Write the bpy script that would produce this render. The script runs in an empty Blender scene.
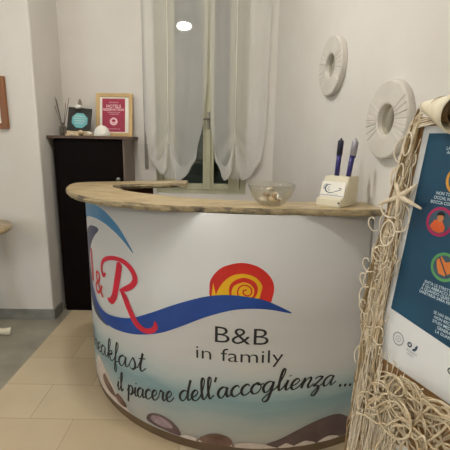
import bpy, bmesh, math, random
from mathutils import Vector, Matrix, noise
rnd = random.Random(11)
S = bpy.context.scene
COL = S.collection
PI = math.pi

# ------------------------------------------------------------------ camera
def set_camera(f_px=390.0, pitch=12.6, roll=1.0, height=1.45):
    p, r = math.radians(pitch), math.radians(roll)
    F = Vector((0, math.cos(p), -math.sin(p)))
    R = Vector((1, 0, 0)); U = R.cross(F)
    R2 = R*math.cos(r) + U*math.sin(r); U2 = -R*math.sin(r) + U*math.cos(r)
    cam = bpy.data.cameras.new('camera')
    cam.sensor_fit = 'HORIZONTAL'; cam.sensor_width = 36.0
    cam.lens = 36.0*f_px/450.0; cam.clip_start = 0.02
    o = bpy.data.objects.new('camera', cam); COL.objects.link(o)
    m = Matrix((R2, U2, -F)).transposed().to_4x4()
    m.translation = Vector((0, 0, height)); o.matrix_world = m
    S.camera = o
set_camera()
# ------------------------------------------------------------------ world, lights, exposure
W = bpy.data.worlds.new('night'); S.world = W; W.use_nodes = True
W.node_tree.nodes['Background'].inputs[0].default_value = (0.02, 0.028, 0.035, 1)
W.node_tree.nodes['Background'].inputs[1].default_value = 0.6
LAMP_GLOW, FILL_GLOW, SIDE_W = 205.0, 135.0, 36.0      # strength of the lamp, the added fill lamp and the added cool side fill
def area(name, loc, target, power, size, col, shape='DISK'):
    l = bpy.data.lights.new(name, 'AREA'); l.energy = power; l.shape = shape; l.size = size; l.color = col
    o = bpy.data.objects.new(name, l); COL.objects.link(o); o.location = loc
    d = Vector(target)-Vector(loc); o.rotation_euler = d.to_track_quat('-Z', 'Y').to_euler()
    return o
LAMP_AT = (-0.553, 1.65, 2.81)
FILL_AT = (-1.8, -2.0, 2.98)  # added fill lamp, unseen behind the viewer
area('side_fill_light', (-3.27, -0.6, 1.2), (-.7, 1.9, .4), SIDE_W, 1.4, (.74, .87, 1.0))  # added cool fill by the left wall; no doorway is built
S.view_settings.view_transform = 'Standard'; S.view_settings.look = 'None'
S.view_settings.gamma = 1.0; S.view_settings.use_curve_mapping = False
S.view_settings.exposure = 0.06

# ------------------------------------------------------------------ helpers
def lin(h):
    if isinstance(h, (tuple, list)): return tuple(h)[:3]
    h = h.lstrip('#'); c = [int(h[i:i+2], 16)/255 for i in (0, 2, 4)]
    return tuple(x/12.92 if x <= .04045 else ((x+.055)/1.055)**2.4 for x in c)
class NT:
    def __init__(s, name):
        s.m = bpy.data.materials.new(name); s.m.use_nodes = True
        s.t = s.m.node_tree; s.b = s.t.nodes['Principled BSDF']; s.out = s.t.nodes['Material Output']
    def n(s, typ, **kw):
        nd = s.t.nodes.new(typ)
        for k, v in kw.items():
            if k.startswith('i_'):
                k2 = k[2:]; nd.inputs[int(k2) if k2.isdigit() else k2].default_value = v
            else: setattr(nd, k, v)
        return nd
    def l(s, a, b): s.t.links.new(a, b)
def mat(name, c1, c2=None, rough=.6, scale=12.0, bump=0.0, bscale=60.0, metal=0.0, spec=.5, stretch=None, detail=4.0, lo=.35, hi=.65):
    k = NT(name); c1 = lin(c1)
    if c2 is None: c2 = tuple(x*.9 for x in c1)
    else: c2 = lin(c2)
    tc = k.n('ShaderNodeTexCoord'); mp = k.n('ShaderNodeMapping'); k.l(tc.outputs['Object'], mp.inputs[0])
    if stretch: mp.inputs['Scale'].default_value = stretch
    nz = k.n('ShaderNodeTexNoise', i_Scale=scale, i_Detail=detail); k.l(mp.outputs[0], nz.inputs['Vector'])
    cr = k.n('ShaderNodeValToRGB'); e = cr.color_ramp.elements
    e[0].position = lo; e[0].color = (*c1, 1); e[1].position = hi; e[1].color = (*c2, 1)
    k.l(nz.outputs[0], cr.inputs[0]); k.l(cr.outputs[0], k.b.inputs['Base Color'])
    k.b.inputs['Roughness'].default_value = rough; k.b.inputs['Metallic'].default_value = metal
    k.b.inputs['Specular IOR Level'].default_value = spec
    if bump:
        n2 = k.n('ShaderNodeTexNoise', i_Scale=bscale, i_Detail=3.0); k.l(mp.outputs[0], n2.inputs['Vector'])
        bp = k.n('ShaderNodeBump', i_Strength=bump, i_Distance=.01); k.l(n2.outputs[0], bp.inputs['Height'])
        k.l(bp.outputs[0], k.b.inputs['Normal'])
    return k.m
def link(name, bm, m, parent=None, smooth=False):
    me = bpy.data.meshes.new(name); bm.normal_update(); bm.to_mesh(me); bm.free()
    if isinstance(m, (list, tuple)):
        for x in m: me.materials.append(x)
    elif m: me.materials.append(m)
    if smooth:
        for p in me.polygons: p.use_smooth = True
    o = bpy.data.objects.new(name, me); COL.objects.link(o)
    if parent: o.parent = parent
    return o
def tag(o, label, cat, group=None, kind=None):
    o['label'] = label; o['category'] = cat
    if group: o['group'] = group
    if kind: o['kind'] = kind
    return o
def thing(name, label, cat, loc=(0, 0, 0), rz=0, group=None):
    o = bpy.data.objects.new(name, None); COL.objects.link(o); o.empty_display_size = .05
    o.location = loc; o.rotation_euler = (0, 0, rz)
    return tag(o, label, cat, group)
def struct(o, label=None):
    o['kind'] = 'structure'
    if label: o['label'] = label
    return o
def box(bm, x0, x1, y0, y1, z0, z1, bevel=0.0, mtx=None, mi=0):
    r = bmesh.ops.create_cube(bm, size=1.0); vs = r['verts']
    for v in vs:
        v.co = Vector(((x0+x1)/2+v.co.x*(x1-x0), (y0+y1)/2+v.co.y*(y1-y0), (z0+z1)/2+v.co.z*(z1-z0)))
    fs = set(f for v in vs for f in v.link_faces)
    if bevel:
        es = list(set(e for v in vs for e in v.link_edges))
        rr = bmesh.ops.bevel(bm, geom=es, offset=bevel, segments=2, affect='EDGES', profile=.5)
        vs = list(set(v for f in rr['faces'] for v in f.verts) | set(v for v in vs if v.is_valid))
    if mtx is not None:
        for v in vs: v.co = mtx @ v.co
    return vs
def bx(name, d, m, parent=None, bevel=0.0, mtx=None):
    bm = bmesh.new(); box(bm, *d, bevel=bevel, mtx=mtx); return link(name, bm, m, parent)
def catmull(P, n=8, closed=False):
    P = [Vector(p) for p in P]; N = len(P); out = []
    if N < 3 and not closed:
        return [P[0].lerp(P[-1], i/n) for i in range(n+1)]
    rng = range(N) if closed else range(N-1)
    for i in rng:
        if closed: a, b, c, d = P[i-1], P[i], P[(i+1) % N], P[(i+2) % N]
        else: a, b, c, d = P[max(i-1, 0)], P[i], P[i+1], P[min(i+2, N-1)]
        for j in range(n):
            t = j/n
            out.append(.5*((2*b)+(c-a)*t+(2*a-5*b+4*c-d)*t*t+(3*b-a-3*c+d)*t**3))
    if not closed: out.append(P[-1])
    return out
def tube(bm, pts, r, seg=6, cap=True):
    pts = [Vector(p) for p in pts]; N = len(pts); rings = []
    rad = r if callable(r) else (lambda t: r)
    t0 = (pts[1]-pts[0]).normalized(); u = t0.orthogonal().normalized()
    for i, p in enumerate(pts):
        t = (pts[min(i+1, N-1)]-pts[max(i-1, 0)])
        t = t.normalized() if t.length > 1e-9 else t0
        u = (u-t*u.dot(t)); u = u.normalized() if u.length > 1e-6 else t.orthogonal().normalized()
        w = t.cross(u); R = rad(i/(N-1))
        rings.append([bm.verts.new(p+(u*math.cos(2*PI*k/seg)+w*math.sin(2*PI*k/seg))*R) for k in range(seg)])
    for a, b in zip(rings, rings[1:]):
        for k in range(seg): bm.faces.new((a[k], a[(k+1) % seg], b[(k+1) % seg], b[k]))
    if cap:
        bm.faces.new(rings[0][::-1]); bm.faces.new(rings[-1])
def lathe(bm, prof, seg=32, mtx=None, closed=False):
    rings = []
    for r, z in prof:
        if r < 1e-6: rings.append([bm.verts.new((0, 0, z))])
        else: rings.append([bm.verts.new((r*math.cos(2*PI*k/seg), r*math.sin(2*PI*k/seg), z)) for k in range(seg)])
    pr = list(zip(rings, rings[1:]))
    if closed: pr.append((rings[-1], rings[0]))
    for a, b in pr:
        for k in range(seg):
            q = (k+1) % seg
            if len(a) == 1 and len(b) == 1: continue
            if len(a) == 1: bm.faces.new((a[0], b[q], b[k]))
            elif len(b) == 1: bm.faces.new((a[k], a[q], b[0]))
            else: bm.faces.new((a[k], a[q], b[q], b[k]))
    if mtx is not None:
        for rg in rings:
            for v in rg: v.co = mtx @ v.co
def prism(bm, poly, z0, z1):
    a = [bm.verts.new((x, y, z0)) for x, y in poly]; b = [bm.verts.new((x, y, z1)) for x, y in poly]
    n = len(poly)
    bm.faces.new(a[::-1]); bm.faces.new(b)
    for i in range(n): bm.faces.new((a[i], a[(i+1) % n], b[(i+1) % n], b[i]))

# ------------------------------------------------------------------ materials
M = {}
M['wall'] = mat('wall_paint', '#dbd7d0', '#d7d2ca', .85, 3, .08, 140)
M['ceiling'] = mat('ceiling_paint', '#e4e0d6', '#dfdace', .9, 3)
M['skirt'] = mat('skirting_stone', '#8c8b85', '#7c7b76', .4, 14)
M['darkwood'] = mat('wenge_wood', '#0d0705', '#130a07', .55, 6, .1, 40, stretch=(1, 1, .08), spec=.06)
M['cabside'] = mat('brown_grey_veneer', '#6d5c4e', '#5c4c41', .4, 5, stretch=(1, 1, .1))  # lighter brown-grey than the rest of the cabinet
M['cabtop'] = mat('cabinet_top_wood', '#6b5140', '#543d2f', .5, 8, stretch=(.1, 1, 1))
M['pine'] = mat('pine_wood', '#cfb07a', '#bf9c64', .5, 9, .05, 60, stretch=(1, 1, .12))
M['standwood'] = mat('pale_stand_wood', '#d8c49e', '#c8b088', .6, 9, stretch=(.2, 1, 1))
M['oak'] = mat('oak_frame_wood', '#9a6335', '#7d4c26', .45, 9, stretch=(1, 1, .12))
M['crimson'] = mat('crimson_print', '#a51e42', '#9a193c', .5, 6)
M['pink'] = mat('pale_pink_ink', '#f1c9cc', '#ebbcc2', .6, 20)
M['white'] = mat('white_plaster', '#efece2', '#e6e2d6', .7, 8, .1, 80)
M['paper'] = mat('white_paper', '#e8e8e6', '#e2e2e0', .5, 5)
M['winwood'] = mat('painted_window_wood', '#b9b79a', '#aeac90', .45, 6)
M['metal'] = mat('brushed_metal', '#9b9a92', '#85847d', .3, 20, metal=.9)
M['darkgrey'] = mat('dark_grey_plastic', '#4a4a48', '#3e3e3c', .5, 20)
M['strapgrey'] = mat('grey_strap', '#86827a', '#7a766e', .6, 30)
M['shutter'] = mat('dark_green_shutter', '#56645e', '#4a5751', .55, 8)
M['disc'] = mat('off_white_plaster', '#d2cdc3', '#cac4b9', .75, 8, .1, 80)
M['mirror'] = mat('mirror_glass', '#d5d3c8', '#cfcdc2', .05, 3, metal=1.0)
M['stoneedge'] = mat('rough_stone_edge', '#a1916f', '#544a3d', .75, 14, .6, 70, lo=.42, hi=.66)
M['brownin'] = mat('red_brown_board', '#5a2a1c', '#4a2116', .5, 8)
M['plinth'] = mat('brown_plinth', '#6f5a42', '#624e39', .35, 6)
M['black'] = mat('black_ink', '#15151a', '#1c1c20', .5, 20)
M['red'] = mat('red_ink', '#d4213a', '#c81c36', .45, 10)
M['sunred'] = mat('sun_red_ink', '#d92a1e', '#cd2420', .45, 10)
M['yellow'] = mat('yellow_ink', '#f2c21a', '#eeb414', .45, 10)
M['blue'] = mat('royal_blue_ink', '#1c4a9c', '#173f8c', .4, 5)
M['navy'] = mat('dark_navy_ink', '#3a4460', '#4a4a5c', .4, 5)
M['teal'] = mat('teal_blue_ink', '#4a86ac', '#3a739c', .4, 6)
M['peb_dark'] = mat('dark_pebble_print', '#4a3a3c', '#6c5856', .4, 9, lo=.3, hi=.75)
M['peb_brown'] = mat('brown_pebble_print', '#5c4236', '#86685a', .4, 16, lo=.3, hi=.7)
M['peb_mauve'] = mat('mauve_pebble_print', '#a8939a', '#887078', .4, 24)
M['peb_pale'] = mat('pale_pebble_print', '#d9cfc4', '#c5b6aa', .4, 16)
M['cream'] = mat('cream_painted_wood', '#e4ddc4', '#dcd4b8', .5, 12, .05, 60)
M['card'] = mat('white_card', '#f1eee4', '#ebe7dc', .6, 8)
M['penblue'] = mat('dark_blue_plastic', '#2a2470', '#211c5c', .3, 20)
M['pendark'] = mat('navy_black_plastic', '#20203a', '#191930', .3, 20)
M['pensilver'] = mat('silver_plastic', '#b4b2b8', '#9b99a4', .3, 20, metal=.4)
M['cord'] = mat('cotton_cord', '#dccdb0', '#c6b08c', .85, 40, .3, 300)
M['twine'] = mat('brown_twine', '#a48a62', '#86704c', .85, 40, .3, 300)
M['cordlight'] = mat('pale_cotton_thread', '#e8dec8', '#dacbb0', .85, 40)
M['starfish'] = mat('bleached_starfish', '#e8dac0', '#dccaaa', .8, 60, .4, 200)
M['kraft'] = mat('kraft_board', '#b08a5c', '#a37d50', .75, 10, .06, 90)
M['legwood'] = mat('light_easel_wood', '#c2a071', '#b08d5f', .6, 9, stretch=(1, 1, .1))
M['roll'] = mat('cream_bark', '#efe6cc', '#e2d6b8', .6, 16, .1, 60)
M['tan'] = mat('tan_bark', '#c9ae86', '#b89a70', .7, 16)
M['magenta'] = mat('magenta_ink', '#b01e58', '#a61a50', .5, 8)
M['green'] = mat('green_ink', '#5fa564', '#56995c', .5, 8)
M['orange'] = mat('orange_ink', '#e0843c', '#d67a34', .5, 8)
M['orangered'] = mat('orange_red_ink', '#d8602a', '#cd5826', .5, 8)
M['skin'] = mat('skin_tone_ink', '#c9804e', '#bf7747', .5, 8)
M['gold'] = mat('gold_ink', '#d69a34', '#cb9030', .5, 8)
M['inkteal'] = mat('dark_teal_ink', '#2e4a5a', '#284252', .5, 8)
M['iconbase'] = mat('grey_teal_ink', '#3f5a6a', '#3a5462', .5, 8)
M['palegrey'] = mat('pale_grey_ink', '#a9aaac', '#a0a1a4', .5, 8)
M['textwhite'] = mat('pale_blue_white_ink', '#d2e4ec', '#c8dce6', .5, 8)
M['turq'] = mat('turquoise_print', '#6fb9bd', '#62abb0', .5, 10)
M['chalk'] = mat('black_chalkboard', '#26241f', '#2e2b26', .7, 10)
M['shell'] = mat('beige_seashell', '#d8c3a0', '#b89b74', .6, 30, .3, 90)
M['shelldark'] = mat('brown_seashell', '#8a6a52', '#b39478', .6, 40, .3, 90)
M['shellpale'] = mat('pale_seashell', '#e6dccb', '#cdbfa9', .6, 30, .2, 90)
M['reed'] = mat('dark_reed', '#5c4a3c', '#4b3b30', .8, 20)
M['grey'] = mat('grey_feather', '#8a8078', '#74695f', .8, 20)

def glass(name, tint=(.97, .98, .97), refl=.08, rough=.0, refl_max=.7):
    k = NT(name); k.t.nodes.remove(k.b)
    tr = k.n('ShaderNodeBsdfTransparent', i_0=(*tint, 1)); gl = k.n('ShaderNodeBsdfGlossy', i_Roughness=rough)
    lw = k.n('ShaderNodeLayerWeight', i_Blend=.25); mr = k.n('ShaderNodeMapRange', i_3=refl, i_4=refl_max)
    k.l(lw.outputs['Facing'], mr.inputs[0])
    mx = k.n('ShaderNodeMixShader'); k.l(mr.outputs[0], mx.inputs[0]); k.l(tr.outputs[0], mx.inputs[1]); k.l(gl.outputs[0], mx.inputs[2])
    k.l(mx.outputs[0], k.out.inputs[0]); return k.m
M['pane'] = glass('window_glass', (.9, .94, .92), .10, 0.0)
M['bowl'] = glass('clear_bowl_glass', (.95, .95, .92), .06, .05, .55)
M['bottle'] = glass('smoky_bottle_glass', (.62, .6, .55), .08, .05)

def sheer():
    k = NT('sheer_tulle'); k.t.nodes.remove(k.b)
    tr = k.n('ShaderNodeBsdfTransparent', i_0=(1, 1, 1, 1))
    df = k.n('ShaderNodeBsdfDiffuse'); tl = k.n('ShaderNodeBsdfTranslucent')
    tc = k.n('ShaderNodeTexCoord'); nz = k.n('ShaderNodeTexNoise', i_Scale=8.0); k.l(tc.outputs['Object'], nz.inputs[0])
    cr = k.n('ShaderNodeValToRGB'); cr.color_ramp.elements[0].color = (*lin('#f8f7f2'), 1); cr.color_ramp.elements[1].color = (*lin('#f2f0ea'), 1)
    k.l(nz.outputs[0], cr.inputs[0]); k.l(cr.outputs[0], df.inputs[0]); k.l(cr.outputs[0], tl.inputs[0])
    a = k.n('ShaderNodeMixShader', i_0=.3); k.l(df.outputs[0], a.inputs[1]); k.l(tl.outputs[0], a.inputs[2])
    lw = k.n('ShaderNodeLayerWeight', i_Blend=.35); mr = k.n('ShaderNodeMapRange', i_3=SHEER[0], i_4=SHEER[1]); k.l(lw.outputs['Facing'], mr.inputs[0])
    b = k.n('ShaderNodeMixShader'); k.l(mr.outputs[0], b.inputs[0]); k.l(tr.outputs[0], b.inputs[1]); k.l(a.outputs[0], b.inputs[2])
    k.l(b.outputs[0], k.out.inputs[0]); return k.m
SHEER = (.46, .92)
M['sheer'] = sheer()

def floor_mat():
    k = NT('floor_tiles'); tc = k.n('ShaderNodeTexCoord'); mp = k.n('ShaderNodeMapping')
    mp.inputs['Location'].default_value = (.20, -.045, 0)
    k.l(tc.outputs['Object'], mp.inputs[0])
    br = k.n('ShaderNodeTexBrick', offset=.4, offset_frequency=2)
    br.inputs['Scale'].default_value = 1.0; br.inputs['Brick Width'].default_value = .575; br.inputs['Row Height'].default_value = .287
    br.inputs['Mortar Size'].default_value = .0025; br.inputs['Mortar Smooth'].default_value = .3
    br.inputs['Color1'].default_value = (*lin('#d6c6a8'), 1); br.inputs['Color2'].default_value = (*lin('#c8b594'), 1)
    br.inputs['Mortar'].default_value = (*lin('#b09c7c'), 1); k.l(mp.outputs[0], br.inputs[0])
    nz = k.n('ShaderNodeTexNoise', i_Scale=3.0, i_Detail=5.0); k.l(tc.outputs['Object'], nz.inputs[0])
    mx = k.n('ShaderNodeMix', data_type='RGBA', blend_type='MULTIPLY'); mx.inputs[0].default_value = .35
    cr = k.n('ShaderNodeValToRGB'); cr.color_ramp.elements[0].color = (.72, .70, .66, 1); cr.color_ramp.elements[0].position = .3; cr.color_ramp.elements[1].position = .65
    k.l(nz.outputs[0], cr.inputs[0]); k.l(br.outputs[0], mx.inputs[6]); k.l(cr.outputs[0], mx.inputs[7])
    k.l(mx.outputs[2], k.b.inputs['Base Color']); k.b.inputs['Roughness'].default_value = .28
    return k.m
M['tiles'] = floor_mat()
M['greyfloor'] = mat('grey_marble_floor', '#a39d8c', '#857f72', .3, 5, detail=8, lo=.3, hi=.7)

def stone():
    k = NT('beige_travertine'); tc = k.n('ShaderNodeTexCoord'); mp = k.n('ShaderNodeMapping'); mp.inputs['Scale'].default_value = (1, 2.2, 1)
    k.l(tc.outputs['Object'], mp.inputs[0])
    nz = k.n('ShaderNodeTexNoise', i_Scale=7.0, i_Detail=8.0, i_Distortion=1.2); k.l(mp.outputs[0], nz.inputs[0])
    cr = k.n('ShaderNodeValToRGB'); e = cr.color_ramp.elements
    e[0].position = .28; e[0].color = (*lin('#94805a'), 1); e[1].position = .72; e[1].color = (*lin('#cdbb96'), 1)
    q = e.new(.5); q.color = (*lin('#b5a078'), 1)
    k.l(nz.outputs[0], cr.inputs[0]); k.l(cr.outputs[0], k.b.inputs['Base Color']); k.b.inputs['Roughness'].default_value = .3
    return k.m
M['stone'] = stone()

def print_mat():
    # printed sheet around the counter: cream sky, a teal sea band and pale foam towards the bottom; middle painted lighter than the top, as if better lit
    k = NT('printed_seaside_panel'); tc = k.n('ShaderNodeTexCoord'); sp = k.n('ShaderNodeSeparateXYZ'); k.l(tc.outputs['Object'], sp.inputs[0])
    mp = k.n('ShaderNodeMapping'); mp.inputs['Scale'].default_value = (1.6, 1.6, 7); k.l(tc.outputs['Object'], mp.inputs[0])
    nz = k.n('ShaderNodeTexNoise', i_Scale=2.2, i_Detail=5.0); k.l(mp.outputs[0], nz.inputs[0])
    ad = k.n('ShaderNodeMath', operation='MULTIPLY_ADD'); ad.inputs[1].default_value = .13; k.l(nz.outputs[0], ad.inputs[0]); k.l(sp.outputs[2], ad.inputs[2])
    mr = k.n('ShaderNodeMapRange', i_1=.065, i_2=1.215); k.l(ad.outputs[0], mr.inputs[0])
    cr = k.n('ShaderNodeValToRGB'); e = cr.color_ramp.elements
    e[0].position = 0; e[0].color = (*lin('#b8b8b3'), 1); e[1].position = 1; e[1].color = (*lin('#c3c2be'), 1)
    for p, c in ((.07, '#d2d6d6'), (.12, '#cad3d3'), (.16, '#bccccf'), (.21, '#9dbcc4'), (.25, '#8fb3be'), (.29, '#aec6cb'), (.34, '#c8d2d3'), (.42, '#cfd0ce'), (.6, '#c4c3bf')):
        q = e.new(p); q.color = (*lin(c), 1)
    k.l(mr.outputs[0], cr.inputs[0]); k.l(cr.outputs[0], k.b.inputs['Base Color'])
    k.b.inputs['Roughness'].default_value = .42; k.b.inputs['Specular IOR Level'].default_value = .4
    return k.m
M['print'] = print_mat()
def poster_blue():
    k = NT('poster_blue_print'); tc = k.n('ShaderNodeTexCoord'); nz = k.n('ShaderNodeTexNoise', i_Scale=5.0, i_Detail=2.0); k.l(tc.outputs['Object'], nz.inputs[0])
    cr = k.n('ShaderNodeValToRGB'); cr.color_ramp.elements[0].color = (*lin('#163b54'), 1); cr.color_ramp.elements[0].position = .35
    cr.color_ramp.elements[1].color = (*lin('#20526c'), 1); cr.color_ramp.elements[1].position = .7
    k.l(nz.outputs[0], cr.inputs[0]); k.l(cr.outputs[0], k.b.inputs['Base Color']); k.b.inputs['Roughness'].default_value = .4
    return k.m
M['poster'] = poster_blue()
def emit(name, c, s):
    k = NT(name); k.b.inputs['Base Color'].default_value = (*c, 1); k.b.inputs['Emission Color'].default_value = (*c, 1); k.b.inputs['Emission Strength'].default_value = s
    return k.m
M['glow'] = emit('lit_opal_glass', (1, .975, .945), LAMP_GLOW); M['glow_fill'] = emit('fill_lamp_glow', (1, .98, .96), FILL_GLOW)  # the second glow belongs to the added fill lamp

# ------------------------------------------------------------------ the room
YB = 3.38                     # back wall
def wr(y): return .65+(1.65-y)*.1445      # right wall X at depth y (the room is a little out of square)
NX = -1.365                   # side face of the wall block beside the cabinet
WX0, WX1, WZ0, WZ1 = -.60, .175, .965, 2.72
bm = bmesh.new(); box(bm, -1.285, 1.6, -2.6, 3.6, -.05, 0); struct(link('floor', bm, M['tiles']))
bm = bmesh.new(); box(bm, -3.3, -1.285, -2.6, 3.6, -.05, 0); struct(link('floor_grey', bm, M['greyfloor']))
bm = bmesh.new(); box(bm, -3.3, 1.6, -2.6, 3.8, 3.3, 3.4); struct(link('ceiling', bm, M['ceiling']))
bm = bmesh.new()
box(bm, NX, WX0, YB, YB+.25, 0, 3.3); box(bm, WX1, 1.2, YB, YB+.25, 0, 3.3)
box(bm, WX0, WX1, YB, YB+.25, 0, WZ0); box(bm, WX0, WX1, YB, YB+.25, WZ1, 3.3)
struct(link('wall_back', bm, M['wall']))
bm = bmesh.new(); box(bm, -3.3, NX, 2.9, YB+.25, 0, 3.3, bevel=.012); struct(link('wall_left', bm, M['wall']))
bm = bmesh.new(); box(bm, -3.4, -3.3, -2.6, 2.9, 0, 3.3); struct(link('wall_west', bm, M['wall']))
bm = bmesh.new(); box(bm, -3.4, 1.6, -2.7, -2.6, 0, 3.3); struct(link('wall_front', bm, M['wall']))
bm = bmesh.new()
prism(bm, [(wr(YB+.02), YB+.02), (wr(-2.6), -2.6), (wr(-2.6)+.12, -2.6), (wr(YB+.02)+.12, YB+.02)], 0, 3.3)
struct(link('wall_right', bm, M['wall']))
bm = bmesh.new(); box(bm, -3.3, NX+.013, 2.887, 2.9, 0, .085, bevel=.002); struct(link('baseboard_left', bm, M['skirt']))
bm = bmesh.new(); box(bm, NX, NX+.013, 2.9, 3.05, 0, .085, bevel=.002); struct(link('baseboard_niche', bm, M['skirt']))

# window
win = bpy.data.objects.new('window_1', None); COL.objects.link(win); win['kind'] = 'structure'
FY = YB+.07
bm = bmesh.new()
box(bm, WX0, WX0+.05, FY, FY+.06, WZ0, WZ1); box(bm, WX1-.05, WX1, FY, FY+.06, WZ0, WZ1)
box(bm, WX0+.05, WX1-.05, FY, FY+.06, WZ0, WZ0+.035); box(bm, WX0+.05, WX1-.05, FY, FY+.06, WZ1-.05, WZ1)
link('window_frame', bm, M['winwood'], win)
MC = -.155
for (a, b) in ((WX0+.055, MC-.012), (MC+.012, WX1-.055)):
    st_l = .105 if a < -.3 else .035; st_r = .035 if a < -.3 else .10
    bm = bmesh.new()
    box(bm, a, a+st_l, FY-.012, FY+.05, WZ0+.035, WZ1-.05, .004); box(bm, b-st_r, b, FY-.012, FY+.05, WZ0+.035, WZ1-.05, .004)
    box(bm, a+st_l, b-st_r, FY-.012, FY+.05, WZ0+.035, WZ0+.085, .004); box(bm, a+st_l, b-st_r, FY-.012, FY+.05, WZ1-.12, WZ1-.05, .004)
    s = link('sash', bm, M['winwood'], win)
    bm = bmesh.new(); box(bm, a+st_l, b-st_r, FY+.012, FY+.018, WZ0+.085, WZ1-.12); link('pane', bm, M['pane'], s)
bm = bmesh.new(); box(bm, MC-.02, MC+.02, FY-.03, FY+.0, WZ0+.036, WZ1-.051, .006); link('mullion', bm, M['winwood'], win)
bm = bmesh.new()
box(bm, MC-.012, MC+.012, FY-.042, FY-.028, 1.52, 1.66, .004)
tube(bm, catmull([(MC, FY-.04, 1.60), (MC, FY-.075, 1.60), (MC-.02, FY-.08, 1.60), (MC-.07, FY-.08, 1.595)], 5), .008, 8)
link('handle', bm, M['metal'], win)
bm = bmesh.new(); bm2 = bmesh.new()
for i in range(36):
    z = WZ0+.005+i*.0488
    box(bm, WX0+.01, WX1-.01, FY+.115, FY+.127, z, z+.044, .004)
box(bm, WX0+.01, WX1-.01, FY+.121, FY+.124, WZ0+.005, WZ1-.005)
link('roller_shutter', bm, M['shutter'], win)
bm = bmesh.new(); box(bm, WX0, WX1, FY+.135, FY+.18, WZ0, WZ1); struct(link('window_reveal_back', bm, M['darkgrey']))
# roller shutter strap and its winder plate
sw = thing('shutter_strap', 'grey shutter strap with wall winder plate left of the curtained window', 'shutter strap')
bm = bmesh.new(); box(bm, -.694, -.676, YB-.006, YB-.003, 1.30, 2.75); link('strap', bm, M['strapgrey'], sw)
bm = bmesh.new(); box(bm, -.694, -.664, YB-.016, YB, 1.18, 1.385, .004); box(bm, -.684, -.674, YB-.019, YB-.014, 1.23, 1.33, .002); link('winder_plate', bm, M['strapgrey'], sw)

# curtains: tulle panels pulled up in the middle of their hem
def curtain(name, label, xl, xr, hem, seed):
    # xl, xr: lists of (z, x) for the side edges; hem: list of (u, z)
    def ip(tab, q):
        tab = sorted(tab)
        if q <= tab[0][0]: return tab[0][1]
        for (a, b), (c, d) in zip(tab, tab[1:]):
            if q <= c:
                t = (q-a)/(c-a); t = t*t*(3-2*t) if tab[-1][0] > 2 else t; return b+(d-b)*t
        return tab[-1][1]
    t = thing(name, label, 'curtain', group='tulle curtains at the window')
    ph = seed*1.7
    NU, NV = 90, 110; Z1 = 2.76
    bm = bmesh.new(); g = []
    uk = [u for u, z in hem if z > 1.36][0]
    for j in range(NV+1):
        v = j/NV; row = []
        for i in range(NU+1):
            u = i/NU; h = ip(hem, u); z = Z1+(h-Z1)*(v**.9)
            x = ip(xl, z)+(ip(xr, z)-ip(xl, z))*u
            low = max(0, min(1, (1.62-z)/.4))
            y = YB-.035+.0022*math.sin(u*17+ph)+.0008*math.sin(u*41+ph*2)
            y += low*.018*math.sin((z*30)+abs(u-uk)*16)*math.exp(-((u-uk)/.3)**2)-low*.014
            row.append(bm.verts.new((x, y, z)))
        g.append(row)
    for j in range(NV):
        for i in range(NU): bm.faces.new((g[j][i], g[j][i+1], g[j+1][i+1], g[j+1][i]))
    link('tulle', bm, M['sheer'], t, True)
    # rolled hem along the pulled-up edge
    bm = bmesh.new(); tube(bm, [v.copy() for v in [Vector((ip(xl, ip(hem, i/NU))+(ip(xr, ip(hem, i/NU))-ip(xl, ip(hem, i/NU)))*i/NU, YB-.05, ip(hem, i/NU))) for i in range(NU+1)]], .0035, 6)
    link('hem', bm, M['sheer'], t, True)
    bm = bmesh.new(); g = []
    for j in range(15):
        row = []
        for i in range(NU+1):
            u = i/NU; h = ip(hem, u); z = h+.001+.13*(j/14)*(1-.3*abs(u-.5))
            x = ip(xl, z)+(ip(xr, z)-ip(xl, z))*u
            row.append(bm.verts.new((x, YB-.054-.004*math.sin(j/14*PI), z)))
        g.append(row)
    for j in range(14):
        for i in range(NU): bm.faces.new((g[j][i], g[j][i+1], g[j+1][i+1], g[j+1][i]))
    link('turned_hem', bm, M['sheer'], t, True)
    # second layer gathered under the raised middle
    zk = ip(hem, uk); xk = ip(xl, zk)+(ip(xr, zk)-ip(xl, zk))*uk
    bm = bmesh.new(); g = []
    for j in range(25):
        v = j/24; row = []
        for i in range(41):
            u = i/40*2-1
            w = .006+.085*v**.8
            zz = zk+.015-(.30-.06*abs(u)**2)*v
            row.append(bm.verts.new((xk+.012+u*w, YB-.022+.003*math.sin(u*7+seed), zz)))
        g.append(row)
    for j in range(24):
        for i in range(40): bm.faces.new((g[j][i], g[j][i+1], g[j+1][i+1], g[j+1][i]))
    link('gathered_layer', bm, M['sheer'], t, True)
    bm = bmesh.new(); tube(bm, [(xk, YB-.060, zk), (xk+.001, YB-.056, zk+.5), (xk+.002, YB-.052, Z1)], .0028, 6); link('pull_cord', bm, M['white'], t, True)
    bm = bmesh.new(); tube(bm, [(xk-.008, YB-.062, zk-.003), (xk, YB-.066, zk+.012), (xk+.01, YB-.062, zk-.002)], .005, 6); link('tie', bm, M['sheer'], t, True)
    return t
curtain('curtain', 'left sheer tulle curtain with hem pulled up, beside the strap',
        [(1.05, -.585), (1.17, -.60), (1.3, -.655), (1.6, -.685), (2.76, -.69)], [(1.05, -.36), (1.17, -.30), (1.3, -.25), (1.6, -.195), (1.95, -.165), (2.76, -.155)],
        [(0, 1.28), (.04, 1.20), (.10, 1.16), (.18, 1.14), (.26, 1.145), (.32, 1.18), (.37, 1.26), (.405, 1.35), (.42, 1.385), (.437, 1.35), (.47, 1.25), (.53, 1.16), (.61, 1.105), (.71, 1.085), (.81, 1.09), (.90, 1.125), (.96, 1.18), (1, 1.27)], 1)
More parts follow.
